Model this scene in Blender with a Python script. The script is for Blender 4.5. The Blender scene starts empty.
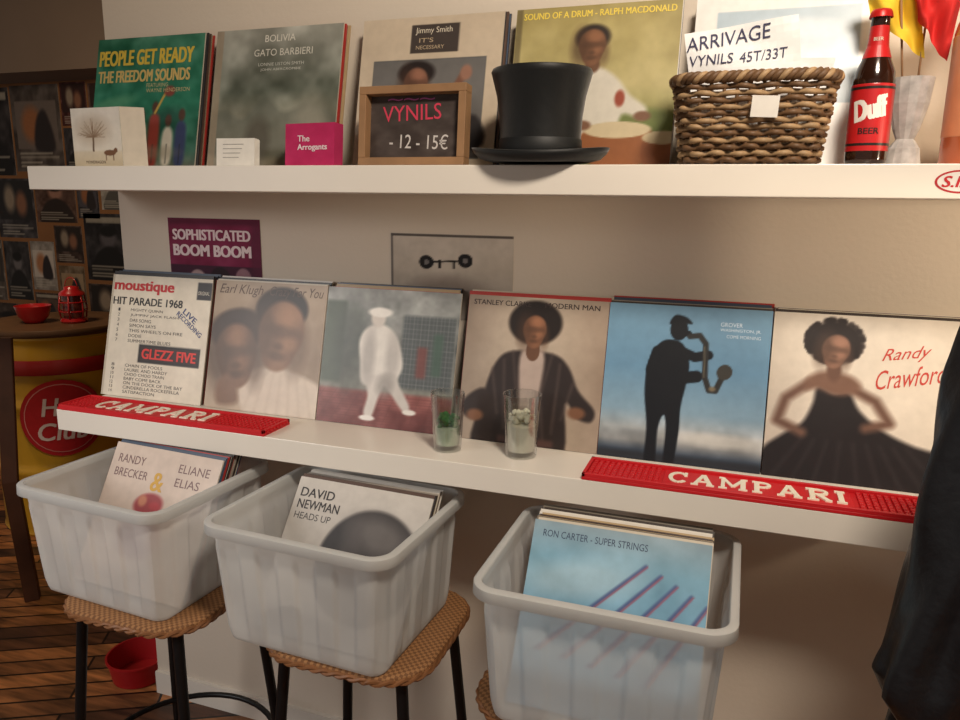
import bpy, math, random
import numpy as np
from mathutils import Vector, Matrix
random.seed(4); np.random.seed(4)
SC=bpy.context.scene
try: SC.view_settings.view_transform='Standard'
except Exception: pass
COL=bpy.context.collection
pi=math.pi

# ---------------------------------------------------------------- colour
def lin(c):
    c=np.clip(np.array(c,float)/255.,0,1)
    return np.where(c<=.04045,c/12.92,((c+.055)/1.055)**2.4)
def L4(c): 
    l=lin(c); return (float(l[0]),float(l[1]),float(l[2]),1.)

# ---------------------------------------------------------------- materials
MATS={}
def mat(name,col=(200,200,200),rough=.5,metal=0,noise=0,nscale=20,bump=0,bscale=60,coat=0,trans=0,ior=1.45,sheen=0,emit=0,spec=.5,sss=0):
    if name in MATS: return MATS[name]
    m=bpy.data.materials.new(name); m.use_nodes=True
    nt=m.node_tree; b=nt.nodes['Principled BSDF']
    b.inputs['Base Color'].default_value=L4(col); b.inputs['Roughness'].default_value=rough
    b.inputs['Metallic'].default_value=metal; b.inputs['Coat Weight'].default_value=coat
    b.inputs['Coat Roughness'].default_value=.15
    b.inputs['Transmission Weight'].default_value=trans; b.inputs['IOR'].default_value=ior
    b.inputs['Sheen Weight'].default_value=sheen; b.inputs['Specular IOR Level'].default_value=spec
    tc=nt.nodes.new('ShaderNodeTexCoord')
    if noise:
        n=nt.nodes.new('ShaderNodeTexNoise'); n.inputs['Scale'].default_value=nscale; n.inputs['Detail'].default_value=5
        nt.links.new(tc.outputs['Object'],n.inputs['Vector'])
        mx=nt.nodes.new('ShaderNodeMix'); mx.data_type='RGBA'
        d=L4([max(0,c*(1-noise)) for c in col]); l=L4([min(255,c*(1+noise*.6)) for c in col])
        mx.inputs['A'].default_value=d; mx.inputs['B'].default_value=l
        nt.links.new(n.outputs['Fac'],mx.inputs['Factor']); nt.links.new(mx.outputs['Result'],b.inputs['Base Color'])
    if bump:
        n2=nt.nodes.new('ShaderNodeTexNoise'); n2.inputs['Scale'].default_value=bscale; n2.inputs['Detail'].default_value=4
        nt.links.new(tc.outputs['Object'],n2.inputs['Vector'])
        bp=nt.nodes.new('ShaderNodeBump'); bp.inputs['Strength'].default_value=bump; bp.inputs['Distance'].default_value=.01
        nt.links.new(n2.outputs['Fac'],bp.inputs['Height']); nt.links.new(bp.outputs['Normal'],b.inputs['Normal'])
    MATS[name]=m; return m

def print_mat(name,rough,coat,wrinkle=0):
    m=mat(name,(255,255,255),rough,coat=coat,bump=wrinkle,bscale=9)
    nt=m.node_tree; b=nt.nodes['Principled BSDF']
    a=nt.nodes.new('ShaderNodeAttribute'); a.attribute_name='Col'
    tc=nt.nodes.new('ShaderNodeTexCoord'); n=nt.nodes.new('ShaderNodeTexNoise'); n.inputs['Scale'].default_value=45; n.inputs['Detail'].default_value=8
    nt.links.new(tc.outputs['Object'],n.inputs['Vector'])
    mr=nt.nodes.new('ShaderNodeMapRange'); mr.inputs['To Min'].default_value=.84; mr.inputs['To Max'].default_value=1.1
    nt.links.new(n.outputs['Fac'],mr.inputs['Value'])
    vm=nt.nodes.new('ShaderNodeVectorMath'); vm.operation='SCALE'
    nt.links.new(a.outputs['Color'],vm.inputs[0]); nt.links.new(mr.outputs['Result'],vm.inputs['Scale'])
    nt.links.new(vm.outputs['Vector'],b.inputs['Base Color'])
    return m
PRINT=print_mat('printed_card',.42,.1,.12)
MATTE=print_mat('printed_paper',.8,0)

# ---------------------------------------------------------------- mesh builder
class MB:
    def __init__(s): s.v=[];s.f=[];s.c=[];s.m=[];s.n=0
    def add(s,vs,fs,col=(200,200,200),mi=0):
        vs=np.asarray(vs,float).reshape(-1,3)
        b=s.n; s.v.append(vs); s.n+=len(vs)
        c=np.asarray(col,float)
        if c.ndim==1: c=np.tile(c,(len(vs),1))
        s.c.append(lin(c))
        for f in fs: s.f.append([b+i for i in f]); s.m.append(mi)
    def box(s,x0,x1,y0,y1,z0,z1,col=(200,200,200),mi=0):
        v=[(x,y,z) for x in(x0,x1) for y in(y0,y1) for z in(z0,z1)]
        s.add(v,[(0,1,3,2),(4,6,7,5),(0,4,5,1),(2,3,7,6),(0,2,6,4),(1,5,7,3)],col,mi)
    def bar(s,p,q,w,z0,z1,col=(200,200,200)):
        p=np.array(p,float);q=np.array(q,float);d=q-p;L=np.hypot(*d)
        if L<1e-9: return
        n=np.array([-d[1],d[0]])/L*w/2
        c=[p-n,q-n,q+n,p+n]
        v=[(a[0],a[1],z0) for a in c]+[(a[0],a[1],z1) for a in c]
        s.add(v,[(4,5,6,7),(0,1,5,4),(1,2,6,5),(2,3,7,6),(3,0,4,7)],col)

def mk(name,mb,mats,smooth=False,parent=None,loc=(0,0,0),rot=(0,0,0),bevel=0,bseg=2,recalc=False,auto=None):
    me=bpy.data.meshes.new(name)
    V=np.concatenate(mb.v); me.from_pydata(V.tolist(),[],mb.f)
    for m in (mats if isinstance(mats,(list,tuple)) else [mats]): me.materials.append(m)
    me.polygons.foreach_set('material_index',mb.m)
    C=np.concatenate(mb.c); a=me.color_attributes.new('Col','FLOAT_COLOR','POINT')
    a.data.foreach_set('color',np.hstack([C,np.ones((len(C),1))]).ravel().astype('f'))
    if smooth: me.polygons.foreach_set('use_smooth',[True]*len(me.polygons))
    me.update()
    if recalc:
        import bmesh
        bm=bmesh.new(); bm.from_mesh(me); bmesh.ops.recalc_face_normals(bm,faces=bm.faces); bm.to_mesh(me); bm.free()
    if auto:
        try: me.set_sharp_from_angle(angle=math.radians(auto))
        except Exception: pass
    o=bpy.data.objects.new(name,me); COL.objects.link(o)
    o.location=loc; o.rotation_euler=rot
    if parent: o.parent=parent
    if bevel:
        b=o.modifiers.new('bevel','BEVEL'); b.width=bevel; b.segments=bseg; b.limit_method='ANGLE'
    return o
def empty(name,loc=(0,0,0),rot=(0,0,0)):
    o=bpy.data.objects.new(name,None); COL.objects.link(o); o.location=loc; o.rotation_euler=rot; o.empty_display_size=.05; return o
def tag(o,label,cat,group=None):
    o['label']=label; o['category']=cat
    if group: o['group']=group
    return o
def struct(o): o['kind']='structure'; return o

def lathe(prof,seg=48,ex=1,ey=1,close=False):
    vs=[];fs=[];n=len(prof)
    for k in range(seg):
        a=2*pi*k/seg
        for r,z in prof: vs.append((r*math.cos(a)*ex,r*math.sin(a)*ey,z))
    m=n if close else n-1
    for k in range(seg):
        for i in range(m):
            a=k*n+i;b=k*n+(i+1)%n;c=((k+1)%seg)*n+(i+1)%n;d=((k+1)%seg)*n+i
            fs.append((a,d,c,b))
    return vs,fs
def tube(pts,r,sides=8,closed=False,cap=True):
    P=[Vector(p) for p in pts];n=len(P);vs=[];fs=[]
    rr=r if hasattr(r,'__len__') else [r]*n
    up=None
    for i in range(n):
        if closed: t=P[(i+1)%n]-P[i-1]
        else: t=P[min(i+1,n-1)]-P[max(i-1,0)]
        t.normalize()
        if up is None:
            up=Vector((0,0,1)) if abs(t.z)<.9 else Vector((1,0,0))
        u=(up-t*up.dot(t)).normalized(); w=t.cross(u); up=u
        for k in range(sides):
            a=2*pi*k/sides
            vs.append(tuple(P[i]+(u*math.cos(a)+w*math.sin(a))*rr[i]))
    for i in range(n if closed else n-1):
        j=(i+1)%n
        for k in range(sides):
            fs.append((i*sides+k,i*sides+(k+1)%sides,j*sides+(k+1)%sides,j*sides+k))
    if cap and not closed:
        fs.append(tuple(range(sides))[::-1]); fs.append(tuple((n-1)*sides+k for k in range(sides)))
    return vs,fs
def rrect(w,l,r,n):
    cs=[(w/2-r,-l/2+r,-90),(w/2-r,l/2-r,0),(-w/2+r,l/2-r,90),(-w/2+r,-l/2+r,180)]
    fine=[]
    for cx,cy,a0 in cs:
        for k in range(13):
            a=math.radians(a0+90*k/12); fine.append((cx+r*math.cos(a),cy+r*math.sin(a),math.cos(a),math.sin(a)))
    F=np.array(fine+[fine[0]]); d=np.hypot(*(np.diff(F[:,:2],axis=0).T)); s=np.concatenate([[0],np.cumsum(d)])
    t=np.linspace(0,s[-1],n,endpoint=False)
    return np.stack([np.interp(t,s,F[:,k]) for k in range(4)],1),t

# ---------------------------------------------------------------- text
_tc={}
def textgeo(s,shear=0):
    k=(s,shear)
    if k in _tc: return _tc[k]
    cu=bpy.data.curves.new('t','FONT'); cu.body=s; cu.resolution_u=3; cu.shear=shear; cu.fill_mode='BOTH'
    o=bpy.data.objects.new('t',cu); COL.objects.link(o)
    bpy.context.view_layer.update()
    me=bpy.data.meshes.new_from_object(o.evaluated_get(bpy.context.evaluated_depsgraph_get()))
    V=np.array([v.co[:2] for v in me.vertices]); F=[list(p.vertices) for p in me.polygons]
    bpy.data.objects.remove(o); bpy.data.curves.remove(cu); bpy.data.meshes.remove(me)
    mn=V.min(0);mx=V.max(0); V=(V-mn)/(mx-mn)
    _tc[k]=(V,F); return _tc[k]
def text2d(s,x,y,w,h,ang=0,bold=.02,shear=0):
    """returns Nx3 (x,y,layer depth) points and faces; bold = several slightly shifted copies"""
    V,F=textgeo(s,shear); b=bold*h*.9
    offs=[(0,0)] if bold<.015 else [(-b,-b*.4),(b,-b*.4),(-b,b*.4),(b,b*.4),(0,0)]
    a=math.radians(ang); c,si=math.cos(a),math.sin(a); PP=[];FF=[];n=0
    for i,(ox,oy) in enumerate(offs):
        P=V*[w,h]+[ox,oy]
        PP.append(np.stack([x+P[:,0]*c-P[:,1]*si,y+P[:,0]*si+P[:,1]*c,np.full(len(P),i*5e-5)],1))
        FF+=[[q+n for q in f] for f in F]; n+=len(P)
    return np.concatenate(PP),FF
def puttext(mb,s,x,z,w,h,col,yf,ang=0,bold=.02,shear=0):
    P,F=text2d(s,x,z,w,h,ang,bold,shear)
    mb.add(np.stack([P[:,0],yf-P[:,2],P[:,1]],1),F,col)
def wrap_text(mb,s,cx_ang,z,w,h,R,col,bold=.03,shear=0,ang=0):
    P,F=text2d(s,-w/2,-h/2,w,h,0,bold,shear)
    a=math.radians(ang); X=P[:,0]*math.cos(a)-P[:,1]*math.sin(a);Y=P[:,0]*math.sin(a)+P[:,1]*math.cos(a)
    th=cx_ang+X/R; r=R+P[:,2]
    mb.add(np.stack([r*np.cos(th),r*np.sin(th),z+Y],1),F,col)
# slab-serif raised letters
def slab(mb,word,x,y,w,h,z0,z1,col=(230,224,216)):
    W={'C':.95,'A':1.12,'M':1.35,'P':.95,'R':1.08,'I':.5}
    tot=sum(W[c] for c in word)+.2*(len(word)-1); sx=w/tot; cur=0; k=0
    T=h*.16; S=h*.1
    for c in word:
        g=W[c]; f=lambda a,b:(x+(cur+a*g)*sx,y+b*h)
        L=[]
        def ser(a,b,top=False): yy=(1-.05) if top else .05; L.append((f(a,yy),f(b,yy),S))
        if c=='A': L+=[(f(.16,.04),f(.5,.97),T*.75),(f(.84,.045),f(.5,.975),T),(f(.28,.34),f(.72,.34),S)]; ser(.0,.32);ser(.66,1)
        if c=='M': L+=[(f(.15,.02),f(.15,.98),T*.75),(f(.15,.93),f(.5,.22),T*.75),(f(.5,.23),f(.85,.93),T*.75),(f(.85,.02),f(.85,.98),T)]; ser(.0,.3);ser(.7,1);ser(0,.17,True);ser(.83,1,True)
        if c=='I': L+=[(f(.5,.02),f(.5,.98),T)]; ser(.05,.95);ser(.05,.95,True)
        if c in 'PR':
            L+=[(f(.25,.02),f(.25,.98),T)]; ser(.02,.5);ser(.02,.3,True)
            A=[(.5+.36*math.sin(t),.72+.215*math.cos(t)) for t in np.linspace(0,pi,9)]
            A=[(.25,.935)]+A+[(.25,.505)]
            L+=[(f(*A[i]),f(*A[i+1]),S*1.2) for i in range(len(A)-1)]
            if c=='R': L+=[(f(.5,.48),f(.86,.06),T)]; ser(.74,1.02)
        if c=='C':
            A=[(.55+.42*math.cos(t),.5+.44*math.sin(t)) for t in np.linspace(.7,2*pi-.7,16)]
            L+=[(f(*A[i]),f(*A[i+1]),T*.85) for i in range(len(A)-1)]; L.append((f(.9,.64),f(.9,.98),S))
        for p,q,t_ in L: mb.bar(p,q,t_,z0,z1+k*2.5e-5,col); k+=1
        cur+=g+.2

# ---------------------------------------------------------------- painter (vertex-colour prints)
def catmull(pts,k=6):
    P=np.array(pts,float);n=len(P);o=[]
    for i in range(n):
        a,b,c,d=P[i-1],P[i],P[(i+1)%n],P[(i+2)%n]
        for j in range(k):
            t=j/k; o.append(.5*((2*b)+(-a+c)*t+(2*a-5*b+4*c-d)*t*t+(-a+3*b-3*c+d)*t**3))
    return np.array(o)
class Cv:
    def __init__(s,bg,n=128):
        s.n=n; u=np.linspace(0,1,n); s.V,s.U=np.meshgrid(u,u,indexing='ij'); s.a=np.ones((n,n,3))*np.array(bg,float)
    def put(s,m,c):
        m=np.clip(m,0,1)[...,None]; s.a=s.a*(1-m)+np.array(c,float)*m; return s
    def vg(s,stops,al=1,m=None):
        z=[q[0] for q in stops]; c=np.stack([np.interp(s.V,z,[q[1][k] for q in stops]) for k in range(3)],-1)
        mm=(np.full(s.U.shape,al) if m is None else m)[...,None]; s.a=s.a*(1-mm)+c*mm; return s
    def hg(s,stops,al=1):
        z=[q[0] for q in stops]; c=np.stack([np.interp(s.U,z,[q[1][k] for q in stops]) for k in range(3)],-1)
        s.a=s.a*(1-al)+c*al; return s
    def ell(s,cx,cy,rx,ry,c,ang=0,soft=.12,al=1):
        a=math.radians(ang); x=s.U-cx;y=s.V-cy; X=x*math.cos(a)+y*math.sin(a);Y=-x*math.sin(a)+y*math.cos(a)
        d=np.sqrt((X/rx)**2+(Y/ry)**2); return s.put(np.clip((1-d)/soft+.5,0,1)*al,c)
    def rect(s,x0,x1,y0,y1,c,al=1,soft=.006):
        m=np.clip((s.U-x0)/soft+.5,0,1)*np.clip((x1-s.U)/soft+.5,0,1)*np.clip((s.V-y0)/soft+.5,0,1)*np.clip((y1-s.V)/soft+.5,0,1)
        return s.put(m*al,c)
    def _sd(s,P,closed):
        n=len(P);D=np.full(s.U.shape,9.);ins=np.zeros(s.U.shape,bool)
        for i in range(n if closed else n-1):
            a=P[i];b=P[(i+1)%n];e=b-a;L=e@e+1e-12
            t=np.clip(((s.U-a[0])*e[0]+(s.V-a[1])*e[1])/L,0,1)
            D=np.minimum(D,np.hypot(s.U-a[0]-t*e[0],s.V-a[1]-t*e[1]))
            if closed:
                cond=((a[1]>s.V)!=(b[1]>s.V)); xi=a[0]+(s.V-a[1])/(e[1] if abs(e[1])>1e-9 else 1e-9)*e[0]
                ins^=cond&(s.U<xi)
        return D,ins
    def poly(s,pts,c,sm=True,al=1,soft=.01):
        P=catmull(pts,5) if sm else np.array(pts,float)
        D,ins=s._sd(P,True); sd=np.where(ins,D,-D); return s.put(np.clip(sd/soft+.5,0,1)*al,c)
    def line(s,pts,w,c,al=1,soft=.008):
        D,_=s._sd(np.array(pts,float),False); return s.put(np.clip((w/2-D)/soft+.5,0,1)*al,c)
    def noise(s,amt,k=8,seed=1):
        r=np.random.RandomState(seed); tot=0
        for kk,w in ((k,1),(k*2,.5),(k*4,.3)):
            g=r.rand(kk+2,kk+2)-.5
            x=s.U*kk;y=s.V*kk; i=np.minimum(x.astype(int),kk);j=np.minimum(y.astype(int),kk); fx=x-i;fy=y-j
            fx=fx*fx*(3-2*fx);fy=fy*fy*(3-2*fy)
            tot=tot+w*((g[j,i]*(1-fx)+g[j,i+1]*fx)*(1-fy)+(g[j+1,i]*(1-fx)+g[j+1,i+1]*fx)*fy)
        s.a=np.clip(s.a+amt*2*tot[...,None],0,255); return s
    def head(s,cx,cy,r,skin,tilt=0):
        """soft generic head: only broad light and shade, no drawn features"""
        S=lambda k:[min(255,c*k) for c in skin]
        ta=math.radians(tilt); ct,st=math.cos(ta),math.sin(ta)
        def E(x,y,rx,ry,c,soft,al=1): s.ell(cx+(x*ct-y*st)*r,cy+(x*st+y*ct)*r,rx*r,ry*r,c,tilt,soft,al)
        E(0,.12,.72,.84,S(1),.16); E(0,-.38,.54,.6,S(1),.18)
        E(-.6,0,.5,1.0,S(.55),.9,.6); E(.62,-.3,.3,.7,S(.7),.9,.5)
        E(.1,.55,.4,.26,S(1.25),1,.6); E(.34,-.15,.2,.2,S(1.2),1,.6)
        E(0,.12,.56,.16,S(.6),1,.5); E(0,-.3,.16,.1,S(.6),1,.5); E(0,-.56,.26,.12,S(.55),1,.55)
        return s
    def emit(s,mb,w,h,yf,x0=None,z0=0):
        n=s.n; x0=-w/2 if x0 is None else x0
        V=np.stack([x0+s.U*w,np.full(s.U.shape,yf),z0+s.V*h],-1).reshape(-1,3)
        F=[(j*n+i,j*n+i+1,(j+1)*n+i+1,(j+1)*n+i) for j in range(n-1) for i in range(n-1)]
        mb.add(V,F,s.a.reshape(-1,3))

# ---------------------------------------------------------------- cover designs (soft generic stand-ins with the printed words)
def cover_hit_parade():
    c=Cv((224,215,197)).noise(5,6,1)
    c.rect(.86,1,.83,.97,(44,40,42)); c.rect(.34,.95,.29,.44,(30,26,26)).rect(.36,.93,.31,.42,(52,30,28))
    c.rect(0,.02,0,1,(190,180,160)); T=[('moustique',.03,.85,.6,.105,(190,34,40),0,.06,0),('HIT PARADE 1968',.03,.755,.7,.062,(40,36,36),0,.04,0),
      ('GLEZZ FIVE',.38,.325,.53,.08,(220,54,46),0,.06,0),('LIVE',.74,.72,.15,.045,(50,66,120),-35,.04,0),('RECORDING',.68,.70,.3,.04,(50,66,120),-35,.03,0),
      ('ORIGINAL',.87,.87,.11,.03,(220,214,200),0,0,0)]
    A=['MIGHTY QUINN','JUMPIN\' JACK FLASH','DAS SONG','SIMON SAYS','THIS WHEEL\'S ON FIRE','DODIE','SUMMERTIME BLUES']
    for i,s in enumerate(A): T.append((s,.22,.70-i*.042,.027*len(s),.026,(60,56,56),0,.0,0)); T.append((str(i+1),.09,.70-i*.042,.02,.026,(60,56,56),0,.0,0))
    B=['CHAIN OF FOOLS','LAUREL AND HARDY','CHOO CHOO TRAIN','BABY COME BACK','ON THE DOCK OF THE BAY','CINDERELLA ROCKEFELLA','SATISFACTION']
    for i,s in enumerate(B): T.append((s,.22,.245-i*.036,.027*len(s),.025,(60,56,56),0,.0,0)); T.append((str(i+8),.08,.245-i*.036,.03,.025,(60,56,56),0,.0,0))
    return c,T
def cover_two_men():
    c=Cv((176,156,136)); c.vg([(0,(186,168,148)),(.4,(150,130,110)),(1,(176,156,134))]).noise(10,5,2)
    c.poly([(.3,-.1),(.32,.2),(.42,.32),(.6,.36),(.82,.32),(1.05,.2),(1.05,-.1)],(210,196,180),soft=.04).poly([(-.1,-.1),(-.05,.2),(.1,.22),(.28,.14),(.34,-.1)],(180,162,142),soft=.04)
    for k in range(7): c.line([(.36+k*.1,.0),(.46+k*.07,.3)],.02,(184,168,150),.4,.03)
    c.ell(.24,.62,.25,.17,(58,43,36),8,.2)
    c.head(.25,.42,.26,(126,94,72),8)
    c.ell(.62,.8,.23,.17,(38,29,24),0,.16)
    c.head(.63,.6,.28,(140,106,82),-6)
    c.poly([(.12,.04),(.1,.2),(.19,.27),(.27,.2),(.3,.06)],(124,94,74),soft=.05)
    return c,[('Earl Klugh',.04,.88,.4,.095,(84,62,50),0,.0,.3),('Crazy For You',.5,.88,.47,.095,(84,62,50),0,.0,.3)]
def cover_street():
    c=Cv((150,150,146)); c.vg([(0,(112,54,50)),(.24,(130,68,62)),(.27,(126,126,118)),(.6,(104,108,106)),(1,(166,168,166))]).noise(22,10,3)
    for k in range(12): c.line([(0,.02*k),(1,.02*k+.01)],.004,(88,42,38),.5)
    for k in range(14): c.line([(-.1+k*.1,0),(.05+k*.09,.25)],.004,(88,42,38),.4)
    c.rect(.6,.98,.3,.82,(78,84,86),1,.03) 
    for k in range(14): c.line([(.62+.028*k,.3),(.62+.028*k,.82)],.003,(150,152,148),.5)
    for k in range(14): c.line([(.6,.33+.036*k),(.98,.33+.036*k)],.003,(150,152,148),.5)
    c.rect(.0,.16,.3,.9,(88,98,88),1,.03).rect(.72,.79,.38,.6,(120,60,54),.8,.03).rect(.83,.9,.4,.7,(68,92,80),.8,.03).ell(.2,.6,.12,.3,(74,80,74),0,.8,.7)
    W=(220,215,208)
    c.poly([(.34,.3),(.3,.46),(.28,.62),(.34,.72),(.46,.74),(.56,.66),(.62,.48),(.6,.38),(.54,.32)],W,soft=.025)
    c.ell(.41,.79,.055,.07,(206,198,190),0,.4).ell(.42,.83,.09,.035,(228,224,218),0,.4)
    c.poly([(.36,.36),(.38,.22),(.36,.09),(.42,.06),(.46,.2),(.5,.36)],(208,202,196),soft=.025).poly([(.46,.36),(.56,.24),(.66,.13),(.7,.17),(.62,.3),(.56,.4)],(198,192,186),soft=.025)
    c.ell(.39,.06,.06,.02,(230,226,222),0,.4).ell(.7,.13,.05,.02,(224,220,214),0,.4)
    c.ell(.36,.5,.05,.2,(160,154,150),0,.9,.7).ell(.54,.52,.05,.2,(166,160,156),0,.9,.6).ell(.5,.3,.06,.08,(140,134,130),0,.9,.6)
    return c,[]
def cover_modern():
    c=Cv((190,176,160)); c.hg([(0,(148,132,118)),(.5,(196,182,164)),(1,(158,140,124))]).noise(6,4,4)
    c.poly([(.14,-.1),(.17,.3),(.24,.54),(.36,.63),(.64,.63),(.76,.55),(.84,.4),(.96,.28),(.94,.2),(.84,.22),(.76,.3),(.74,-.1)],(46,37,36),soft=.025)
    c.poly([(.17,.36),(.04,.28),(.02,.18),(.14,.14),(.26,.24)],(50,40,38),soft=.025)
    c.poly([(.42,.63),(.43,.3),(.46,-.1),(.56,-.1),(.57,.3),(.58,.63)],(184,166,156),soft=.03)
    for P in ([(.36,.62),(.41,.34),(.38,.0)],[(.64,.62),(.58,.34),(.63,.0)],[(.22,.5),(.28,.2)],[(.8,.44),(.74,.2)],[(.3,.56),(.34,.1)],[(.7,.56),(.68,.1)]): c.line(P,.014,(94,80,76),.6,.03)
    c.ell(.5,.83,.19,.15,(34,26,23),0,.16).ell(.5,.64,.05,.07,(104,72,54))
    c.head(.5,.77,.115,(134,92,68))
    c.ell(.12,.17,.06,.04,(124,86,64),0,.6).ell(.84,.25,.06,.04,(124,86,64),0,.6).rect(.3,.7,.0,.05,(84,60,56),1,.03)
    return c,[('STANLEY CLARKE',.04,.935,.42,.035,(60,48,46),0,.02,0),('MODERN MAN',.56,.935,.38,.035,(60,48,46),0,.02,0)]
def cover_sax():
    c=Cv((90,140,190)); c.vg([(0,(30,38,50)),(.06,(60,72,88)),(.12,(142,146,148)),(.2,(176,184,188)),(.32,(134,166,188)),(.6,(106,148,180)),(1,(118,158,186))])
    b=c.a.copy(); c.noise(40,6,5); w=np.clip(1-np.abs(c.V-.18)/.16,0,1)[...,None]; c.a=b*(1-w)+c.a*w
    c.rect(0,1,0,.05,(40,44,52),1,.03).ell(.75,.17,.3,.04,(206,206,200),0,.9,.7)
    K=(14,18,26)
    c.poly([(.3,-.1),(.3,.2),(.27,.42),(.27,.6),(.31,.72),(.38,.78),(.48,.76),(.53,.64),(.52,.5),(.5,.36),(.5,.18),(.47,-.1),(.42,-.1),(.42,.2),(.4,.3),(.37,.2),(.37,-.1)],K)
    c.ell(.45,.85,.055,.07,K).ell(.5,.83,.03,.02,K).poly([(.39,.88),(.42,.94),(.49,.93),(.53,.89),(.47,.89)],K).line([(.33,.7),(.3,.58),(.42,.53),(.58,.56)],.075,K).line([(.46,.72),(.56,.68),(.64,.7)],.06,K)
    c.line([(.52,.81),(.58,.82),(.62,.77),(.63,.56),(.66,.48),(.7,.48),(.73,.56)],.035,(44,44,44)).ell(.745,.6,.045,.05,(60,58,54),-30).line([(.615,.75),(.625,.56)],.008,(140,130,104),.6).ell(.68,.49,.02,.015,(120,110,90),0,.8)
    return c,[('GROVER',.7,.885,.13,.026,(214,230,242),0,.0,0),('WASHINGTON, JR.',.7,.85,.24,.024,(214,230,242),0,.0,0),('COME MORNING',.74,.815,.2,.02,(206,222,234),0,.0,0)]
def cover_lady():
    c=Cv((226,216,202)); c.hg([(0,(206,196,182)),(.35,(226,218,206)),(1,(216,206,192))]).noise(4,4,6)
    K=(34,29,32); SK=(122,92,78)
    c.poly([(-.1,-.1),(-.02,.14),(.1,.26),(.2,.34),(.25,.46),(.27,.56),(.36,.53),(.44,.54),(.5,.44),(.62,.34),(.8,.26),(1.1,.18),(1.1,-.1)],K,soft=.03)
    c.line([(.22,.58),(.1,.48),(.06,.34),(.2,.28)],.055,(112,84,72),1,.04).line([(.46,.56),(.58,.5),(.66,.38),(.54,.34)],.055,(108,80,68),1,.04)
    c.poly([(.2,.54),(.22,.62),(.31,.66),(.44,.64),(.5,.58),(.44,.53),(.36,.52),(.27,.55)],SK,soft=.04).ell(.35,.67,.04,.07,(106,78,66),0,.5)
    r=np.random.RandomState(3); c.ell(.34,.83,.15,.13,(38,30,30),0,.2)
    for k in range(60):
        a=r.rand()*6.28; c.ell(.34+.15*math.cos(a),.84+.125*math.sin(a),.018,.018,(38,30,30),0,.7,.8)
    c.head(.35,.78,.105,(138,104,88),-8)
    for k in range(9): c.line([(.04+k*.12,-.02),(.2+k*.07,.24)],.016,(64,58,60),.4,.03)
    return c,[('Randy',.6,.72,.26,.09,(196,70,60),10,.0,.6),('Crawford',.58,.57,.38,.11,(196,70,60),12,.0,.6)]
def cover_green():
    c=Cv((48,120,92)); c.vg([(0,(112,112,98)),(.14,(56,104,86)),(.5,(42,120,94)),(1,(54,112,88))]).noise(24,7,7)
    c.ell(.7,.34,.16,.1,(30,80,66),20,.6,.8).ell(.2,.5,.2,.05,(96,156,120),10,.8,.6)
    for x,h,cc in ((.48,.4,(206,196,180)),(.6,.46,(150,64,54)),(.73,.36,(216,210,196)),(.85,.4,(64,74,112))):
        c.poly([(x-.04,.04),(x-.05,h-.12),(x-.02,h-.05),(x+.02,h-.05),(x+.05,h-.12),(x+.04,.04)],cc,soft=.03).ell(x,h,.03,.045,(84,58,46),0,.5).line([(x,.04),(x,.18)],.01,(40,40,40),.6)
    c.line([(.6,.42),(.68,.56)],.02,(190,160,80)).ell(.72,.58,.05,.04,(130,66,56),0,.5).ell(.5,.12,.3,.05,(150,140,120),0,.8,.5)
    return c,[('PEOPLE GET READY',.03,.79,.88,.115,(216,186,74),0,.05,0),('THE FREEDOM SOUNDS',.03,.66,.86,.09,(206,178,110),0,.05,0),('FEATURING',.5,.615,.2,.03,(190,176,130),0,.01,0),('WAYNE HENDERSON',.5,.575,.4,.03,(190,176,130),0,.01,0)]
def cover_bolivia():
    c=Cv((132,134,118)); c.vg([(0,(118,112,94)),(.25,(144,138,118)),(.55,(116,122,110)),(.8,(138,140,130)),(1,(164,164,154))]).noise(34,5,8)
    c.poly([(-.05,.3),(.1,.42),(.26,.36),(.44,.5),(.6,.4),(.8,.46),(1.05,.32),(1.05,.1),(-.05,.1)],(94,98,88),al=.6,soft=.04)
    c.rect(0,.06,0,1,(160,138,114),.6).ell(.8,.3,.12,.2,(170,166,150),0,.9,.6).ell(.4,.2,.1,.16,(80,74,62),0,.6,.7)
    return c,[('BOLIVIA',.4,.9,.24,.05,(226,222,210),0,.01,0),('GATO BARBIERI',.32,.8,.46,.05,(218,214,202),0,.01,0),('LONNIE LISTON SMITH',.36,.73,.36,.022,(200,200,190),0,.0,0),('JOHN ABERCROMBIE',.38,.69,.32,.022,(200,200,190),0,.0,0)]
def cover_jimmy():
    c=Cv((200,184,162)); c.noise(5,4,9); c.rect(.1,.9,.06,.72,(96,96,96)).rect(.36,.7,.76,.95,(70,62,58))
    c.vg([(0,(70,66,64)),(.5,(116,114,112)),(1,(96,94,92))],m=((c.U>.11)&(c.U<.89)&(c.V>.07)&(c.V<.71)).astype(float))
    c.poly([(.16,.12),(.2,.38),(.3,.44),(.5,.44),(.66,.3),(.86,.34),(.88,.12)],(44,41,42),soft=.03).ell(.42,.63,.13,.08,(40,33,32),0,.3).head(.42,.55,.12,(134,94,76)).line([(.52,.4),(.7,.52),(.76,.62)],.05,(124,86,70),1,.02).ell(.77,.62,.04,.05,(154,114,96),0,.5)
    return c,[('Jimmy Smith',.39,.88,.26,.05,(220,210,190),0,.0,0),('IT\'S',.42,.83,.1,.03,(190,170,140),0,.0,0),('NECESSARY',.4,.785,.2,.025,(190,170,140),0,.0,0)]
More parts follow.
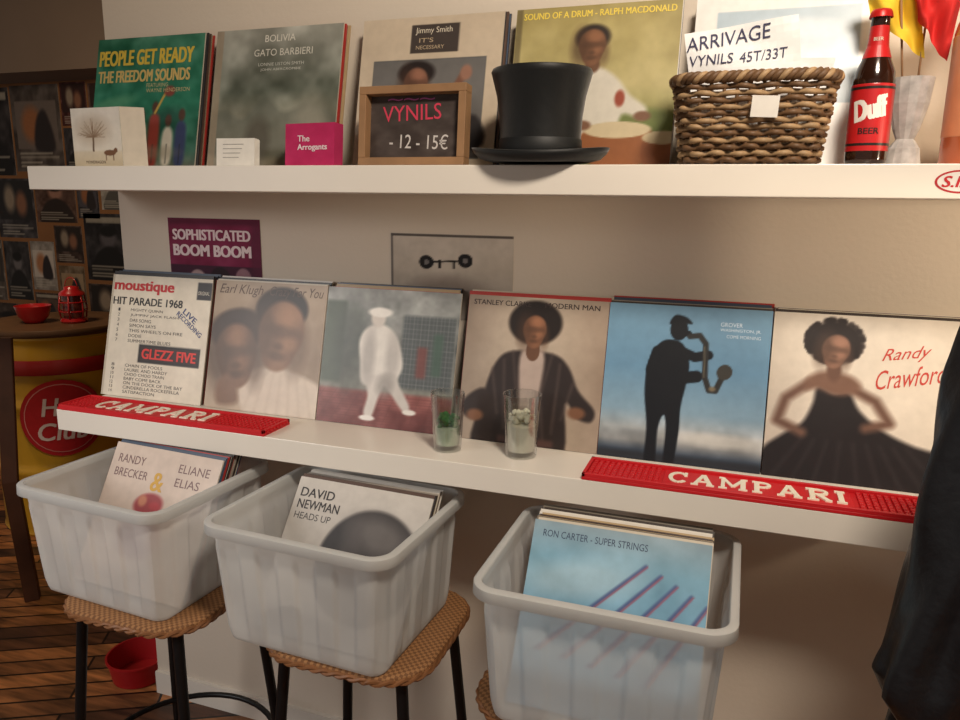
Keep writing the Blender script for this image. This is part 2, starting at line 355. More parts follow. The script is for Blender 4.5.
def cover_drum():
    c=Cv((200,184,120)); c.vg([(0,(80,88,40)),(.2,(106,114,56)),(.3,(142,140,84)),(.5,(184,172,120)),(1,(164,150,96))]).noise(10,6,10)
    c.poly([(-.05,.28),(.2,.34),(.5,.3),(.8,.36),(1.05,.3),(1.05,.2),(-.05,.2)],(96,112,56),al=.7,soft=.04)
    c.poly([(.3,.16),(.32,.42),(.38,.56),(.46,.62),(.56,.61),(.66,.54),(.74,.44),(.84,.36),(.82,.29),(.7,.32),(.64,.14)],(210,204,190),soft=.03)
    c.line([(.36,.5),(.3,.36),(.42,.28)],.07,(196,188,174),1,.03).ell(.5,.63,.045,.05,(104,72,52),0,.4)
    c.ell(.49,.8,.105,.08,(44,35,30),0,.3).head(.49,.74,.115,(122,84,60))
    c.poly([(.5,.06),(.48,.22),(.86,.24),(.88,.06),(.76,.0),(.6,.0)],(140,84,46),soft=.02).ell(.68,.23,.2,.05,(200,184,150)).poly([(.86,.0),(.84,.16),(1.02,.2),(1.02,.0)],(132,76,42)).ell(.95,.18,.12,.04,(190,172,138)).ell(.47,.26,.05,.03,(120,84,62),0,.5).ell(.82,.31,.05,.03,(120,84,62),0,.5).ell(.68,.42,.03,.05,(150,70,50),0,.5)
    c.rect(0,.04,0,1,(70,60,44),.5)
    return c,[('SOUND OF A DRUM - RALPH MACDONALD',.05,.93,.92,.04,(236,210,90),0,.03,0)]
def cover_sea():
    c=Cv((236,234,230)); c.rect(.12,.88,.36,.9,(176,194,206)); c.rect(.12,.88,.36,.55,(150,168,178)); c.ell(.5,.78,.25,.06,(216,224,230),0,.8).ell(.55,.6,.12,.1,(226,228,230),0,.6)
    return c,[]
def cover_duo():
    c=Cv((206,188,174)); c.noise(6,5,12); c.ell(.46,.6,.13,.08,(150,50,54),10,.3).ell(.4,.62,.04,.04,(190,120,90),0,.6).ell(.52,.6,.05,.03,(170,50,56),0,.6).line([(.32,.52),(.62,.5)],.015,(90,60,70)).ell(.46,.36,.2,.14,(120,80,90),0,.4,.7)
    return c,[('RANDY',.06,.86,.26,.06,(120,92,92),0,.0,0),('BRECKER',.06,.76,.32,.06,(120,92,92),0,.0,0),('&',.43,.7,.11,.13,(206,160,60),0,.03,0),('ELIANE',.64,.86,.28,.06,(120,92,92),0,.0,0),('ELIAS',.64,.76,.22,.06,(120,92,92),0,.0,0)]
def cover_head():
    c=Cv((196,190,184)); c.vg([(0,(150,146,142)),(1,(204,198,190))]).noise(5,5,15); c.ell(.66,.5,.36,.36,(46,42,42),0,.08).ell(.7,.7,.22,.12,(120,114,110),-14,1,.7).ell(.52,.56,.08,.2,(84,78,76),0,.9,.6)
    c.poly([(-.1,-.1),(.08,.12),(.3,.16),(.36,-.1)],(80,76,74))
    return c,[('DAVID',.04,.87,.26,.06,(52,48,50),0,.02,0),('NEWMAN',.04,.79,.32,.06,(52,48,50),0,.02,0),('HEADS UP',.04,.72,.28,.045,(60,56,58),0,.0,0)]
def cover_strings():
    c=Cv((150,190,214)); c.vg([(0,(106,152,184)),(.5,(120,168,198)),(.8,(130,176,200)),(1,(146,168,180))]).noise(14,4,14)
    c.ell(.3,.7,.35,.1,(190,212,222),10,.9,.5)
    for k in range(5):
        a=(.12+k*.15,.3-k*.02); b=(.66+k*.085,.83-k*.04)
        c.line([a,b],.02,(74,88,138),.9,.014); c.line([(a[0]+.02,a[1]),(b[0]+.01,b[1])],.009,(160,92,112),.9)
    return c,[('RON CARTER - SUPER STRINGS',.06,.91,.6,.04,(62,78,104),0,.0,0)]

TH=.0036; AS=.313
def album_mesh(cover,w=AS,h=AS,edge=(196,186,170)):
    mb=MB(); mb.box(-w/2,w/2,-TH+.0006,0,0,h,edge)
    c,T=cover; c.emit(mb,w,h,-TH)
    for s,x,y,tw,hh,col,ang,bold,sh in T:
        P,F=text2d(s,x,y,tw,hh,ang,bold,sh)
        mb.add(np.stack([(P[:,0]-.5)*w,-TH-.0004-P[:,2],P[:,1]*h],1),F,col)
    return mb
def place(o,x,y,z,lean,bin=None,sc=None):
    M=Matrix.Translation((x,y,z))@Matrix.Rotation(-lean,4,'X')
    if bin is not None: M=bin@M
    if sc: M=M@Matrix.Diagonal((sc[0],1,sc[1],1))
    o.matrix_world=M
EDGES=[(206,196,178),(90,70,60),(40,38,40),(176,56,50),(220,214,204),(120,110,96),(70,84,104),(186,160,120),(150,140,128),(60,50,44)]
_sl=[]
for e in EDGES:
    mb=MB(); mb.box(-AS/2,AS/2,-TH+.0008,0,0,AS,e)
    o=mk('record_sleeve',mb,PRINT); _sl.append(o.data); bpy.data.objects.remove(o)
def stack(x,yb,z,lean,n,group,lab,bin=None,jx=.003,seed=0,hs=.02,red=False,step=1.03):
    r=random.Random(seed)
    for i in range(1,n+1):
        k=r.randrange(len(_sl)); sc=(1+r.uniform(-.012,.0),1+r.uniform(-.004,hs))
        if red and i==n: k=3; sc=(1.0,1.0+hs)
        o=bpy.data.objects.new('record_album',_sl[k]); COL.objects.link(o)
        place(o,x+r.uniform(-jx,jx),yb+i*TH*step/math.cos(lean),z,lean,bin,sc)
        tag(o,lab,'record',group)

# ================================================================= ROOM
FZ=-.94; CZ=1.66
def plankmat():
    m=mat('wood_floor',(96,62,40),.4); nt=m.node_tree;b=nt.nodes['Principled BSDF']
    tc=nt.nodes.new('ShaderNodeTexCoord'); mp=nt.nodes.new('ShaderNodeMapping'); A=math.radians(-28); mp.inputs['Rotation'].default_value=(0,0,A)
    br=nt.nodes.new('ShaderNodeTexBrick'); br.inputs['Scale'].default_value=1; br.inputs['Brick Width'].default_value=.7; br.inputs['Row Height'].default_value=.07; br.inputs['Mortar Size'].default_value=.004
    br.inputs['Color1'].default_value=L4((206,138,84)); br.inputs['Color2'].default_value=L4((62,42,38)); br.inputs['Mortar'].default_value=L4((24,16,12)); br.offset=.37
    n=nt.nodes.new('ShaderNodeTexNoise'); n.inputs['Scale'].default_value=6; n.inputs['Detail'].default_value=8
    mp2=nt.nodes.new('ShaderNodeMapping'); mp2.inputs['Scale'].default_value=(1,7,1); mp2.inputs['Rotation'].default_value=(0,0,A)
    nt.links.new(tc.outputs['Object'],mp.inputs['Vector']); nt.links.new(mp.outputs['Vector'],br.inputs['Vector'])
    nt.links.new(tc.outputs['Object'],mp2.inputs['Vector']); nt.links.new(mp2.outputs['Vector'],n.inputs['Vector'])
    mx=nt.nodes.new('ShaderNodeMix'); mx.data_type='RGBA'; mx.blend_type='MULTIPLY'; mx.inputs['Factor'].default_value=.8
    cr=nt.nodes.new('ShaderNodeValToRGB'); cr.color_ramp.elements[0].color=(.3,.3,.3,1); cr.color_ramp.elements[1].color=(1.6,1.5,1.35,1)
    cr.color_ramp.elements[0].position=.35; cr.color_ramp.elements[1].position=.68
    nt.links.new(n.outputs['Fac'],cr.inputs['Fac']); nt.links.new(br.outputs['Color'],mx.inputs['A']); nt.links.new(cr.outputs['Color'],mx.inputs['B'])
    nt.links.new(mx.outputs['Result'],b.inputs['Base Color']); return m
WALL=mat('white_wall_paint',(218,206,190),.75,noise=.03,nscale=3,bump=.06,bscale=90)
TAUPE=mat('taupe_paint',(122,106,94),.8,noise=.06,nscale=3)
ORANGE=mat('ochre_wall_paint',(140,96,58),.8,noise=.15,nscale=4,bump=.1,bscale=40)
SHELF=mat('white_lacquer',(232,225,214),.35,noise=.02,nscale=9,coat=.1)
def sbox(name,x0,x1,y0,y1,z0,z1,m):
    mb=MB(); mb.box(x0,x1,y0,y1,z0,z1); return struct(mk(name,mb,m,recalc=True))
sbox('floor',-4,3.2,-3,2,FZ-.05,FZ,plankmat())
sbox('ceiling',-4,3.2,-3,2,CZ,CZ+.05,TAUPE)
sbox('wall_back',-.011,3.2,0,.1,FZ,CZ,WALL)
sbox('wall_far',-4,3.2,1.9,2,FZ,CZ,ORANGE)
sbox('wall_right',3.2,3.3,-3,2,FZ,CZ,WALL)
sbox('trim_1',-4,3.2,1.6,1.9,1.14,CZ,TAUPE)
sbox('baseboard_back',-.011,3.2,-.012,0,FZ,FZ+.07,SHELF)

# ================================================================= SHELVES
def shelf(name,x0,x1,z):
    mb=MB(); mb.box(x0,x1,-.26,0,z-.0512,z); return mk(name,mb,SHELF,recalc=True,bevel=.0015)
tag(shelf('wall_shelf',0,1.9,0),'long white lacquered floating shelf carrying a row of records','shelf','white wall shelves')
tag(shelf('wall_shelf',-.01,2.1,.567),'long white lacquered floating shelf carrying records, hat and basket','shelf','white wall shelves')
mb=MB(); RED=(190,40,48)
v,f=lathe([(0.0,0),(.034,0)],40); V=np.array(v)
mb.add(np.stack([V[:,0],np.zeros(len(V))-.0003,V[:,1]*.5],1),f,(178,44,50))
mb.add(np.stack([V[:,0]*.9,np.full(len(V),-.0006),V[:,1]*.5*.84],1),f,(226,220,214))
puttext(mb,'S.I.T.',-.024,-.008,.048,.016,RED,-.001,0,.04,.2)
tag(mk('oval_sticker',mb,MATTE,loc=(1.827,-.26,.541)),'red and white oval sticker on the white shelf edge','sticker')

# ================================================================= ALBUMS ON SHELVES
LG='records on the lower shelf'; UG='records on the upper shelf'
leanL=math.asin((.111-.033)/.315); leanU=math.asin((.1107-.042)/.315)
low=[(-.015+.157,cover_hit_parade,AS,'cream record cover with red title and song list'),
 (.309+.157,cover_two_men,AS,'sepia record cover showing two soft-focus heads'),
 (.623+.168,cover_street,.332,'record cover with white-dressed walking figure on red pavement'),
 (.973+.155,cover_modern,.306,'beige record cover with figure in dark jacket'),
 (1.282+.157,cover_sax,AS,'blue sky record cover with black saxophone player silhouette'),
 (1.597+.16,cover_lady,.318,'pale record cover with dark dress and red script')]
for i,(x,cf,w,lab) in enumerate(low):
    o=mk('record_album',album_mesh(cf(),w,AS),PRINT); place(o,x,-.111+TH,0,leanL); tag(o,lab,'record',LG)
    stack(x,-.111+TH,0,leanL,7,LG,'thin cardboard record sleeve in a leaning stack on white shelf',seed=i+1,hs=.035,red=(i==4),jx=.002)
up=[(.012+.157,cover_green,AS,'green record cover with yellow title lettering and small figures'),
 (.356+.166,cover_bolivia,.325,'misty grey-green record cover with small white lettering'),
 (.733+.157,cover_jimmy,AS,'cream record cover with grey photo and dark title block'),
 (1.072+.159,cover_drum,.318,'yellow-green record cover with drummer in white shirt'),
 (1.415+.157,cover_sea,AS,'pale grey record cover with small blue sea picture')]
for i,(x,cf,w,lab) in enumerate(up):
    o=mk('record_album',album_mesh(cf(),w,AS),PRINT); place(o,x,-.1107+TH,.567,leanU); tag(o,lab,'record',UG)
    stack(x+.003,-.1107+TH,.567,leanU,7,UG,'thin cardboard record sleeve in a leaning stack on white shelf',seed=i+20,hs=.005,jx=.005)

# ================================================================= BAR MATS
def barmat(x0,x1,lab,tx,tw):
    root=empty('bar_mat',((x0+x1)/2,-.2105,0)); w=x1-x0
    RUB=mat('red_rubber',(200,26,34),.5,bump=.05,bscale=80); WR=mat('white_rubber',(238,230,212),.5)
    mb=MB(); hw=w/2; hl=.05
    mb.box(-hw,hw,-hl,hl,0,.006)
    mb.box(-hw,hw,-hl,-hl+.006,.006,.013); mb.box(-hw,hw,hl-.006,hl,.006,.013); mb.box(-hw,-hw+.006,-hl,hl,.006,.013); mb.box(hw-.006,hw,-hl,hl,.006,.013)
    mb.box(tx-tw/2-.008,tx+tw/2+.008,-.036,.036,.0059,.0095)
    nx=int(w/.011)
    for i in range(nx):
        for j in range(7):
            x=-hw+.012+i*.011; y=-hl+.013+j*.0123
            if abs(x-tx)<tw/2+.012: continue
            mb.box(x-.0034,x+.0034,y-.004,y+.004,.006,.0105)
    mk('rubber_tray',mb,RUB,parent=root,bevel=.0006,bseg=1)
    m2=MB(); slab(m2,'CAMPARI',tx-tw/2,-.028,tw,.056,.0094,.0108); mk('raised_lettering',m2,WR,parent=root)
    tag(root,lab,'bar mat','red rubber bar mats'); return root
barmat(.004,.588,'red rubber bar mat with white lettering beneath song-list record',-.045,.33)
barmat(1.282,1.866,'red rubber bar mat with white lettering near shelf corner',.01,.3)

# ================================================================= GLASSES
def clearglass(name='clear_glass',col=(248,249,248)):
    m=bpy.data.materials.new(name); m.use_nodes=True; nt=m.node_tree; nt.nodes.clear()
    o=nt.nodes.new('ShaderNodeOutputMaterial'); g=nt.nodes.new('ShaderNodeBsdfGlossy'); g.inputs['Roughness'].default_value=.04
    t=nt.nodes.new('ShaderNodeBsdfTransparent'); t.inputs['Color'].default_value=L4(col); mx=nt.nodes.new('ShaderNodeMixShader')
    fr=nt.nodes.new('ShaderNodeLayerWeight'); fr.inputs['Blend'].default_value=.3
    mr=nt.nodes.new('ShaderNodeMapRange'); mr.inputs['To Min'].default_value=.08; mr.inputs['To Max'].default_value=.85
    nt.links.new(fr.outputs['Facing'],mr.inputs['Value']); nt.links.new(mr.outputs['Result'],mx.inputs['Fac'])
    nt.links.new(t.outputs[0],mx.inputs[1]); nt.links.new(g.outputs[0],mx.inputs[2]); nt.links.new(mx.outputs[0],o.inputs['Surface'])
    return m
GL=clearglass()
def tumbler(x,y,r,h,fill,fillh,lab,cap):
    root=empty('glass_tumbler',(x,y,0)); rb=r*.8
    prof=[(0,0.0),(rb-.002,0),(rb,.002),(r,h-.001),(r-.001,h),(r-.002,h-.001),(rb-.004,.012),(0,.012)]
    mb=MB(); v,f=lathe(prof,48); mb.add(v,f); mk('glass_body',mb,GL,smooth=True,parent=root,auto=40)
    ri=lambda z: rb-.0055+(r-rb)*(z/h)*.9
    mb=MB(); v,f=lathe([(0,.0135),(ri(.0135),.0135),(ri(fillh),fillh),(ri(fillh)*.8,fillh+.002),(0,fillh+.001)],40); mb.add(v,f)
    mk('wax_filling',mb,fill,smooth=True,parent=root,auto=40)
    mb=MB(); rr=random.Random(int(x*100))
    for k in range(46):
        a=rr.uniform(0,6.28);q=rr.uniform(0,ri(fillh)*.8);s=rr.uniform(.004,.008)
        vs,fs=lathe([(0,-s),(s*.8,-s*.5),(s,0),(s*.7,s*.6),(0,s)],8)
        vs=np.array(vs)+[q*math.cos(a),q*math.sin(a),fillh+.003+rr.uniform(0,.022)]; mb.add(vs,fs)
    mk('pebble_topping',mb,cap,smooth=True,parent=root)
    tag(root,lab,'glass','glass tumblers'); return root
tumbler(.986,-.19,.0355,.122,mat('pale_wax',(196,210,186),.5,noise=.1,nscale=60),.048,'clear glass tumbler with pale wax and green topping',mat('green_moss',(52,124,66),.8,noise=.3,nscale=90))
tumbler(1.139,-.172,.039,.13,mat('cream_wax',(226,222,204),.5,noise=.1,nscale=60),.066,'clear glass tumbler half filled with cream wax',mat('white_chips',(222,220,198),.7,noise=.2,nscale=90))

# ================================================================= WALL POSTERS (flat)
def flat(name,cv,T,w,h,loc,lab,cat,group=None,rot=(0,0,0),mt=MATTE,th=.0012):
    mb=MB(); mb.box(-w/2,w/2,-th+.0003,0,0,h,(210,205,196)); cv.emit(mb,w,h,-th)
    for s,x,y,tw,hh,col,ang,bold,sh in T:
        P,F=text2d(s,x,y,tw,hh,ang,bold,sh); mb.add(np.stack([(P[:,0]-.5)*w,-th-.0003-P[:,2],P[:,1]*h],1),F,col)
    return tag(mk(name,mb,mt,loc=loc,rot=rot),lab,cat,group)
c=Cv((128,34,72),72).noise(12,5,30).rect(0,1,0,.42,(66,26,48)).ell(.55,.22,.12,.18,(40,20,30)).ell(.3,.2,.1,.16,(180,150,150)).ell(.8,.24,.09,.16,(150,110,120)).rect(.0,1,.92,1,(80,26,50),.6,.05).ell(.96,.6,.08,.4,(90,30,56),0,.6,.7)
flat('poster',c,[('SOPHISTICATED',.05,.73,.84,.13,(236,218,220),0,.05,0),('BOOM BOOM',.05,.53,.84,.14,(236,218,220),0,.06,0)],.276,.2,(.281,0,.252),'maroon poster with bold white lettering taped to wall','poster')
c=Cv((176,166,156),80).vg([(0,(150,140,132)),(.6,(196,186,172)),(1,(208,198,186))]).noise(8,5,31)
K=(26,24,26); c.ell(.3,.67,.06,.08,K).ell(.62,.7,.06,.08,K).line([(.3,.67),(.62,.7)],.02,K).rect(.4,.42,.6,.7,K).rect(.52,.54,.6,.7,K).ell(.3,.67,.02,.03,(120,116,114)).ell(.62,.7,.02,.03,(120,116,114)).rect(0,1,.97,1,(90,84,80)).rect(.0,.015,0,1,(90,86,84)).ell(.47,.3,.3,.2,(140,128,118),0,.8)
flat('poster',c,[],.293,.19,(.916,0,.24),'vintage grey photo print with two dark wheels on wall','poster')
PX=lambda u:-2.815+.0079*u
PZ=lambda v:1.15-(v-80)*.0058
far=[(-30,22,84,172,(52,48,50)),(23,71,83,168,(84,76,72)),(72,97,82,124,(84,44,40)),(72,97,125,168,(58,56,60)),(-30,-4,174,236,(120,110,96)),(-3,37,174,236,(62,60,64)),(38,78,171,219,(86,62,52)),(79,100,171,214,(56,54,60)),(-28,-2,238,304,(100,92,86)),(-1,26,239,302,(58,56,58)),(27,52,238,290,(150,144,138)),(53,81,221,260,(70,54,48)),(83,128,208,276,(44,42,46)),(54,80,262,306,(120,104,84)),(98,130,84,160,(90,66,56)),(102,128,164,205,(170,166,160)),(27,52,292,330,(70,56,48)),(82,126,279,330,(60,48,44)),(-30,24,306,360,(60,50,44))]
for i,(u0,u1,v0,v1,cc) in enumerate(far):
    c=Cv(cc,48); c.noise(26,7,i)
    if i%3==0: c.ell(.5,.64,.17,.14,[min(255,q*1.7+14) for q in cc],0,.5).poly([(.1,0),(.2,.36),(.42,.5),(.6,.5),(.82,.34),(.92,0)],[q*.5 for q in cc],soft=.04).ell(.5,.74,.18,.08,[q*.4 for q in cc],0,.4)
    if i%3==1: c.rect(.08,.92,.26,.82,[min(255,q*1.35) for q in cc]).ell(.4,.55,.2,.2,(170,104,60),30,.6,.8).poly([(.45,.26),(.5,.6),(.7,.7),(.85,.26)],(44,38,40),soft=.05)
    if i%3==2: c.rect(.06,.94,.3,.96,[q*.6 for q in cc]).ell(.36,.66,.14,.22,(150,136,120),0,.7).ell(.66,.58,.14,.2,(140,98,76),0,.7)
    if i%4==0: c.rect(.06,.94,.87,.95,(180,174,160),.8)
    for k in range(4): c.rect(.1,.9-.12*((k*3+i)%4),.2-.05*k,.222-.05*k,(190,184,172),.7)
    w=(u1-u0)*.0079-.006; h=(v1-v0)*.0058-.006
    flat('poster',c,[],w,h,(PX((u0+u1)/2),1.9,PZ(v1)),['dark concert poster pinned on ochre wall','small coloured gig poster pinned on ochre wall','black and white photo poster pinned on ochre wall'][i%3],'poster','posters on the far wall')

# ================================================================= BINS
def binmat():
    m=bpy.data.materials.new('frosted_plastic'); m.use_nodes=True; nt=m.node_tree; nt.nodes.clear()
    o=nt.nodes.new('ShaderNodeOutputMaterial'); p=nt.nodes.new('ShaderNodeBsdfPrincipled'); p.inputs['Base Color'].default_value=L4((234,235,233)); p.inputs['Roughness'].default_value=.25
    tl=nt.nodes.new('ShaderNodeBsdfTranslucent'); tl.inputs['Color'].default_value=L4((238,239,238))
    tr=nt.nodes.new('ShaderNodeBsdfTransparent'); tr.inputs['Color'].default_value=L4((242,243,243))
    a=nt.nodes.new('ShaderNodeMixShader'); a.inputs['Fac'].default_value=.35
    b=nt.nodes.new('ShaderNodeMixShader'); n=nt.nodes.new('ShaderNodeTexNoise'); n.inputs['Scale'].default_value=12; tc=nt.nodes.new('ShaderNodeTexCoord')
    mr=nt.nodes.new('ShaderNodeMapRange'); mr.inputs['To Min'].default_value=.24; mr.inputs['To Max'].default_value=.38
    nt.links.new(tc.outputs['Object'],n.inputs['Vector']); nt.links.new(n.outputs['Fac'],mr.inputs['Value']); nt.links.new(mr.outputs['Result'],b.inputs['Fac'])
    nt.links.new(p.outputs[0],a.inputs[1]); nt.links.new(tl.outputs[0],a.inputs[2]); nt.links.new(a.outputs[0],b.inputs[1]); nt.links.new(tr.outputs[0],b.inputs[2]); nt.links.new(b.outputs[0],o.inputs['Surface'])
    return m
BIN=binmat()
BW,BL,BH=.375,.335,.247
def make_bin(cx,cy,rot,lab):
    root=empty('storage_bin',(cx,cy,-.3399),(0,0,rot)); N=320
    mb=MB(); fs=[]
    zs=[0,.004,.012,.03,.06,.1,.15,.195,.205,.215,.235,.247]
    ring=[]
    for z in zs:
        k=z/BH; w=BW-.03*(1-k); l=BL-.03*(1-k)
        R,t=rrect(w,l,.03,N)
        fade=min(1,max(0,(z-.012)/.02))*min(1,max(0,(.21-z)/.01))
        phase=np.arange(N)/N*32*pi
        rib=np.clip(np.cos(phase)*3,-1,1)*.003*fade
        ins=.006 if z==0 else (.002 if z==.004 else 0)
        if z>=.21: ins=-.002
        ring.append(np.stack([R[:,0]+R[:,2]*(rib-ins),R[:,1]+R[:,3]*(rib-ins),np.full(N,z)],1))
    for i in range(len(zs)-1):
        for k in range(N): fs.append((i*N+k,i*N+(k+1)%N,(i+1)*N+(k+1)%N,(i+1)*N+k))
    fs.append(tuple(range(N))[::-1])
    mb.add(np.concatenate(ring),fs); mk('bin_body',mb,BIN,smooth=True,parent=root,auto=35)
    prof=[(0.002,.234),(.002,.247),(.004,.2495),(.013,.2495),(.0165,.247),(.0175,.229),(.0165,.228),(.015,.245),(.004,.245)]
    R,t=rrect(BW,BL,.03,N); vs=[];fs=[];n=len(prof)
    for k in range(N):
        for o_,z in prof: vs.append((R[k,0]+R[k,2]*o_,R[k,1]+R[k,3]*o_,z))
    for k in range(N):
        for i in range(n-1): a=k*n+i;d=((k+1)%N)*n+i; fs.append((a,d,d+1,a+1))
    mb=MB(); mb.add(vs,fs); mk('bin_rim',mb,BIN,smooth=True,parent=root,auto=50)
    tag(root,lab,'storage bin','translucent plastic storage bins')
    return Matrix.Translation((cx,cy,-.3399))@Matrix.Rotation(rot,4,'Z')
B1=make_bin(.328,-.325,-.07,'translucent white plastic bin of records under song-list record')
B2=make_bin(.817,-.338,-.05,'translucent white plastic bin of records on wicker stool')
B3=make_bin(1.367,-.372,0,'translucent white plastic bin holding a blue record')
BG='records in plastic bins'
for B,cf,x,yt,ln,n,z,lab,sd in ((B1,cover_duo,.012,.055,.5,14,.006,'beige record cover with small red ornament in bin',41),(B2,cover_head,.014,.075,.62,9,.006,'black and white record cover with dark round shape in bin',42),(B3,cover_strings,-.0,.062,.565,15,.006,'sky blue record cover with diagonal string lines in bin',43)):
    yb=max(yt-AS*math.sin(ln),-.145)
    o=mk('record_album',album_mesh(cf(),AS,AS),PRINT); place(o,x,yb,z,ln,B); tag(o,lab,'record',BG)
    stack(x,yb,z,ln,n,BG,'cardboard record sleeve packed in translucent plastic bin',bin=B,seed=sd,jx=.003,hs=.012,step=1.08)

# ================================================================= STOOLS
def wicker():
    m=mat('woven_rattan',(168,124,78),.55); nt=m.node_tree;b=nt.nodes['Principled BSDF']
    tc=nt.nodes.new('ShaderNodeTexCoord'); ch=nt.nodes.new('ShaderNodeTexChecker'); ch.inputs['Scale'].default_value=150
    ch.inputs['Color1'].default_value=L4((160,116,76)); ch.inputs['Color2'].default_value=L4((118,80,50))
    nt.links.new(tc.outputs['Object'],ch.inputs['Vector'])
    nt.links.new(ch.outputs['Color'],b.inputs['Base Color'])
    bp=nt.nodes.new('ShaderNodeBump'); bp.inputs['Strength'].default_value=.5; bp.inputs['Distance'].default_value=.003
    nt.links.new(ch.outputs['Fac'],bp.inputs['Height']); nt.links.new(bp.outputs['Normal'],b.inputs['Normal']); return m
WICK=wicker(); BLK=mat('black_metal',(22,22,24),.4,metal=.4); RATT=mat('rattan_cane',(130,86,52),.5,noise=.25,nscale=60)
SW=.345
def stool_parts():
    parts=[]
    mb=MB(); N=80
    levels=[(-.03,-.022),(-.008,-.022),(0,-.017),(.002,-.01),(0,-.003),(-.008,-.0005),(-.03,-.001)]
    fs=[];vs=[]
    for off,z in levels:
        R,t=rrect(SW,SW,.09,N)
        vs.append(np.stack([R[:,0]+R[:,2]*off,R[:,1]+R[:,3]*off,np.full(N,z)],1))
    for i in range(len(levels)-1):
        for k in range(N): fs.append((i*N+k,i*N+(k+1)%N,(i+1)*N+(k+1)%N,(i+1)*N+k))
    fs.append(tuple(range(N))[::-1]); fs.append(tuple((len(levels)-1)*N+k for k in range(N)))
    mb.add(np.concatenate(vs),fs); parts.append(('seat',mb,WICK))
    mb=MB(); R,t=rrect(SW-.003,SW-.003,.09,160)
    for q in (0,pi):
        P=[(R[k,0]+R[k,2]*(.003+.002*math.cos(k*.9+q)),R[k,1]+R[k,3]*(.003+.002*math.cos(k*.9+q)),-.012+.004*math.sin(k*.9+q)) for k in range(160)]
        v,f=tube(P,.0042,6,closed=True); mb.add(v,f)
    parts.append(('seat_edging',mb,RATT))
    for sx in(-1,1):
        for sy in(-1,1):
            mb=MB(); v,f=tube([(sx*.125,sy*.125,-.022),(sx*.145,sy*.145,-.3),(sx*.165,sy*.165,-.599)],.0115,10); mb.add(v,f); parts.append(('leg',mb,BLK))
    mb=MB(); zf=-.44; s=.155; v,f=tube([(s*math.cos(a)*1.36,s*math.sin(a)*1.36,zf) for a in [2*pi*k/48 for k in range(48)]],.007,8,closed=True); mb.add(v,f); parts.append(('foot_ring',mb,BLK))
    return parts
SP=[(n,mk(n,mb,m,smooth=True,auto=50)) for n,mb,m in stool_parts()]
def stool(x,y,rot,lab,first=False):
    root=empty('wicker_stool',(x,y,-.34),(0,0,rot))
    for n,o in SP:
        p=o if first else o.copy()
        if not first: COL.objects.link(p)
        p.parent=root
    tag(root,lab,'stool','wicker stools under the bins')
stool(.378,-.338,.0,'wicker seat stool with black metal legs beside wall end',True)
stool(.872,-.318,0,'wicker seat stool with black metal legs under plastic bin')
stool(1.322,-.345,0,'wicker seat stool mostly hidden below plastic bin')
mb=MB(); v,f=lathe([(0,0),(.07,0),(.078,.004),(.09,.07),(.094,.07),(.094,.076),(.088,.076),(.072,.008),(0,.008)],40); mb.add(v,f)
tag(mk('red_basin',mb,mat('red_plastic',(176,28,32),.4),smooth=True,loc=(-.12,.04,FZ),auto=40),'small red plastic basin on wooden floor','basin')

# ================================================================= UPPER SHELF OBJECTS
US=.567
c=Cv((232,222,206),80); c.noise(4,5,60).vg([(0,(206,190,160)),(.25,(222,208,184)),(.3,(234,226,212)),(1,(236,230,220))])
c.line([(.42,.28),(.43,.5)],.035,(92,66,48))
r=np.random.RandomState(9)
for k in range(60):
    a=r.uniform(0,pi);q=r.uniform(.1,.34); c.line([(.43,.5),(.43+q*math.cos(a)*1.1,.5+q*math.sin(a))],.008,(120,92,70),.6)
c.ell(.43,.62,.34,.24,(170,146,120),0,.8,.4).ell(.75,.24,.12,.05,(120,84,60)).line([(.67,.22),(.67,.12)],.02,(110,76,54)).line([(.82,.22),(.82,.12)],.02,(110,76,54)).ell(.87,.28,.04,.04,(120,84,60))
root=empty('greeting_card',(.145,-.205,US),(0,0,-.06))
def cardpage(name,cv,T,w,h,rotz,x,parent):
    mb=MB(); mb.box(0,w,-.0006,0,0,h,(228,222,210)); cv.emit(mb,w,h,-.001,x0=0)
    for s,a,b_,tw,hh,col,ang,bold,sh in T:
        P,F=text2d(s,a,b_,tw,hh,ang,bold,sh); mb.add(np.stack([P[:,0]*w,-.0014-P[:,2],P[:,1]*h],1),F,col)
    return mk(name,mb,MATTE,parent=parent,loc=(x,0,0),rot=(0,0,rotz))
cardpage('card_front',c,[('MONDRAGON',.25,.06,.4,.05,(90,70,60),0,0,0)],.148,.128,0,-.075,root)
cardpage('card_back',Cv((206,196,180),10),[],.05,.128,.7,.0735,root)
tag(root,'folded cream card printed with a bare tree','card')
mb=MB()
for i in range(12):
    mb.box(-.046+.0003*(i%3),.046+.0003*(i%2),-.012+i*.0016,-.0108+i*.0016,0,.058-.0004*(i%4),(226,222,214))
for i in range(4): mb.box(-.03,.02-.004*i,-.0125,-.0121,.045-i*.009,.0462-i*.009,(150,146,142))
tag(mk('business_card_stack',mb,MATTE,loc=(.503,-.185,US),rot=(-.1,0,.05)),'upright stack of white business cards before a record','cards')
c=Cv((186,36,92),30).noise(6,4,61)
mb=MB(); mb.box(-.062,.062,-.0,.028,0,.086,(170,34,84)); c.emit(mb,.124,.086,-.0005)
for s,x,z,w,h in (('The',-.03,.05,.03,.012),('Arrogants',-.03,.03,.074,.015)): puttext(mb,s,x,z,w,h,(240,226,230),-.001,0,.03)
tag(mk('pink_leaflet_box',mb,MATTE,loc=(.685,-.2,US),rot=(-.08,0,-.12)),'small magenta box with white lettering leaning upright','box')
root=empty('chalkboard',(.91,-.175,US),(-.09,0,-.02)); W,H=.225,.15
PINE=mat('light_wood',(150,114,80),.6,noise=.2,nscale=18)
mb=MB(); fw=.015
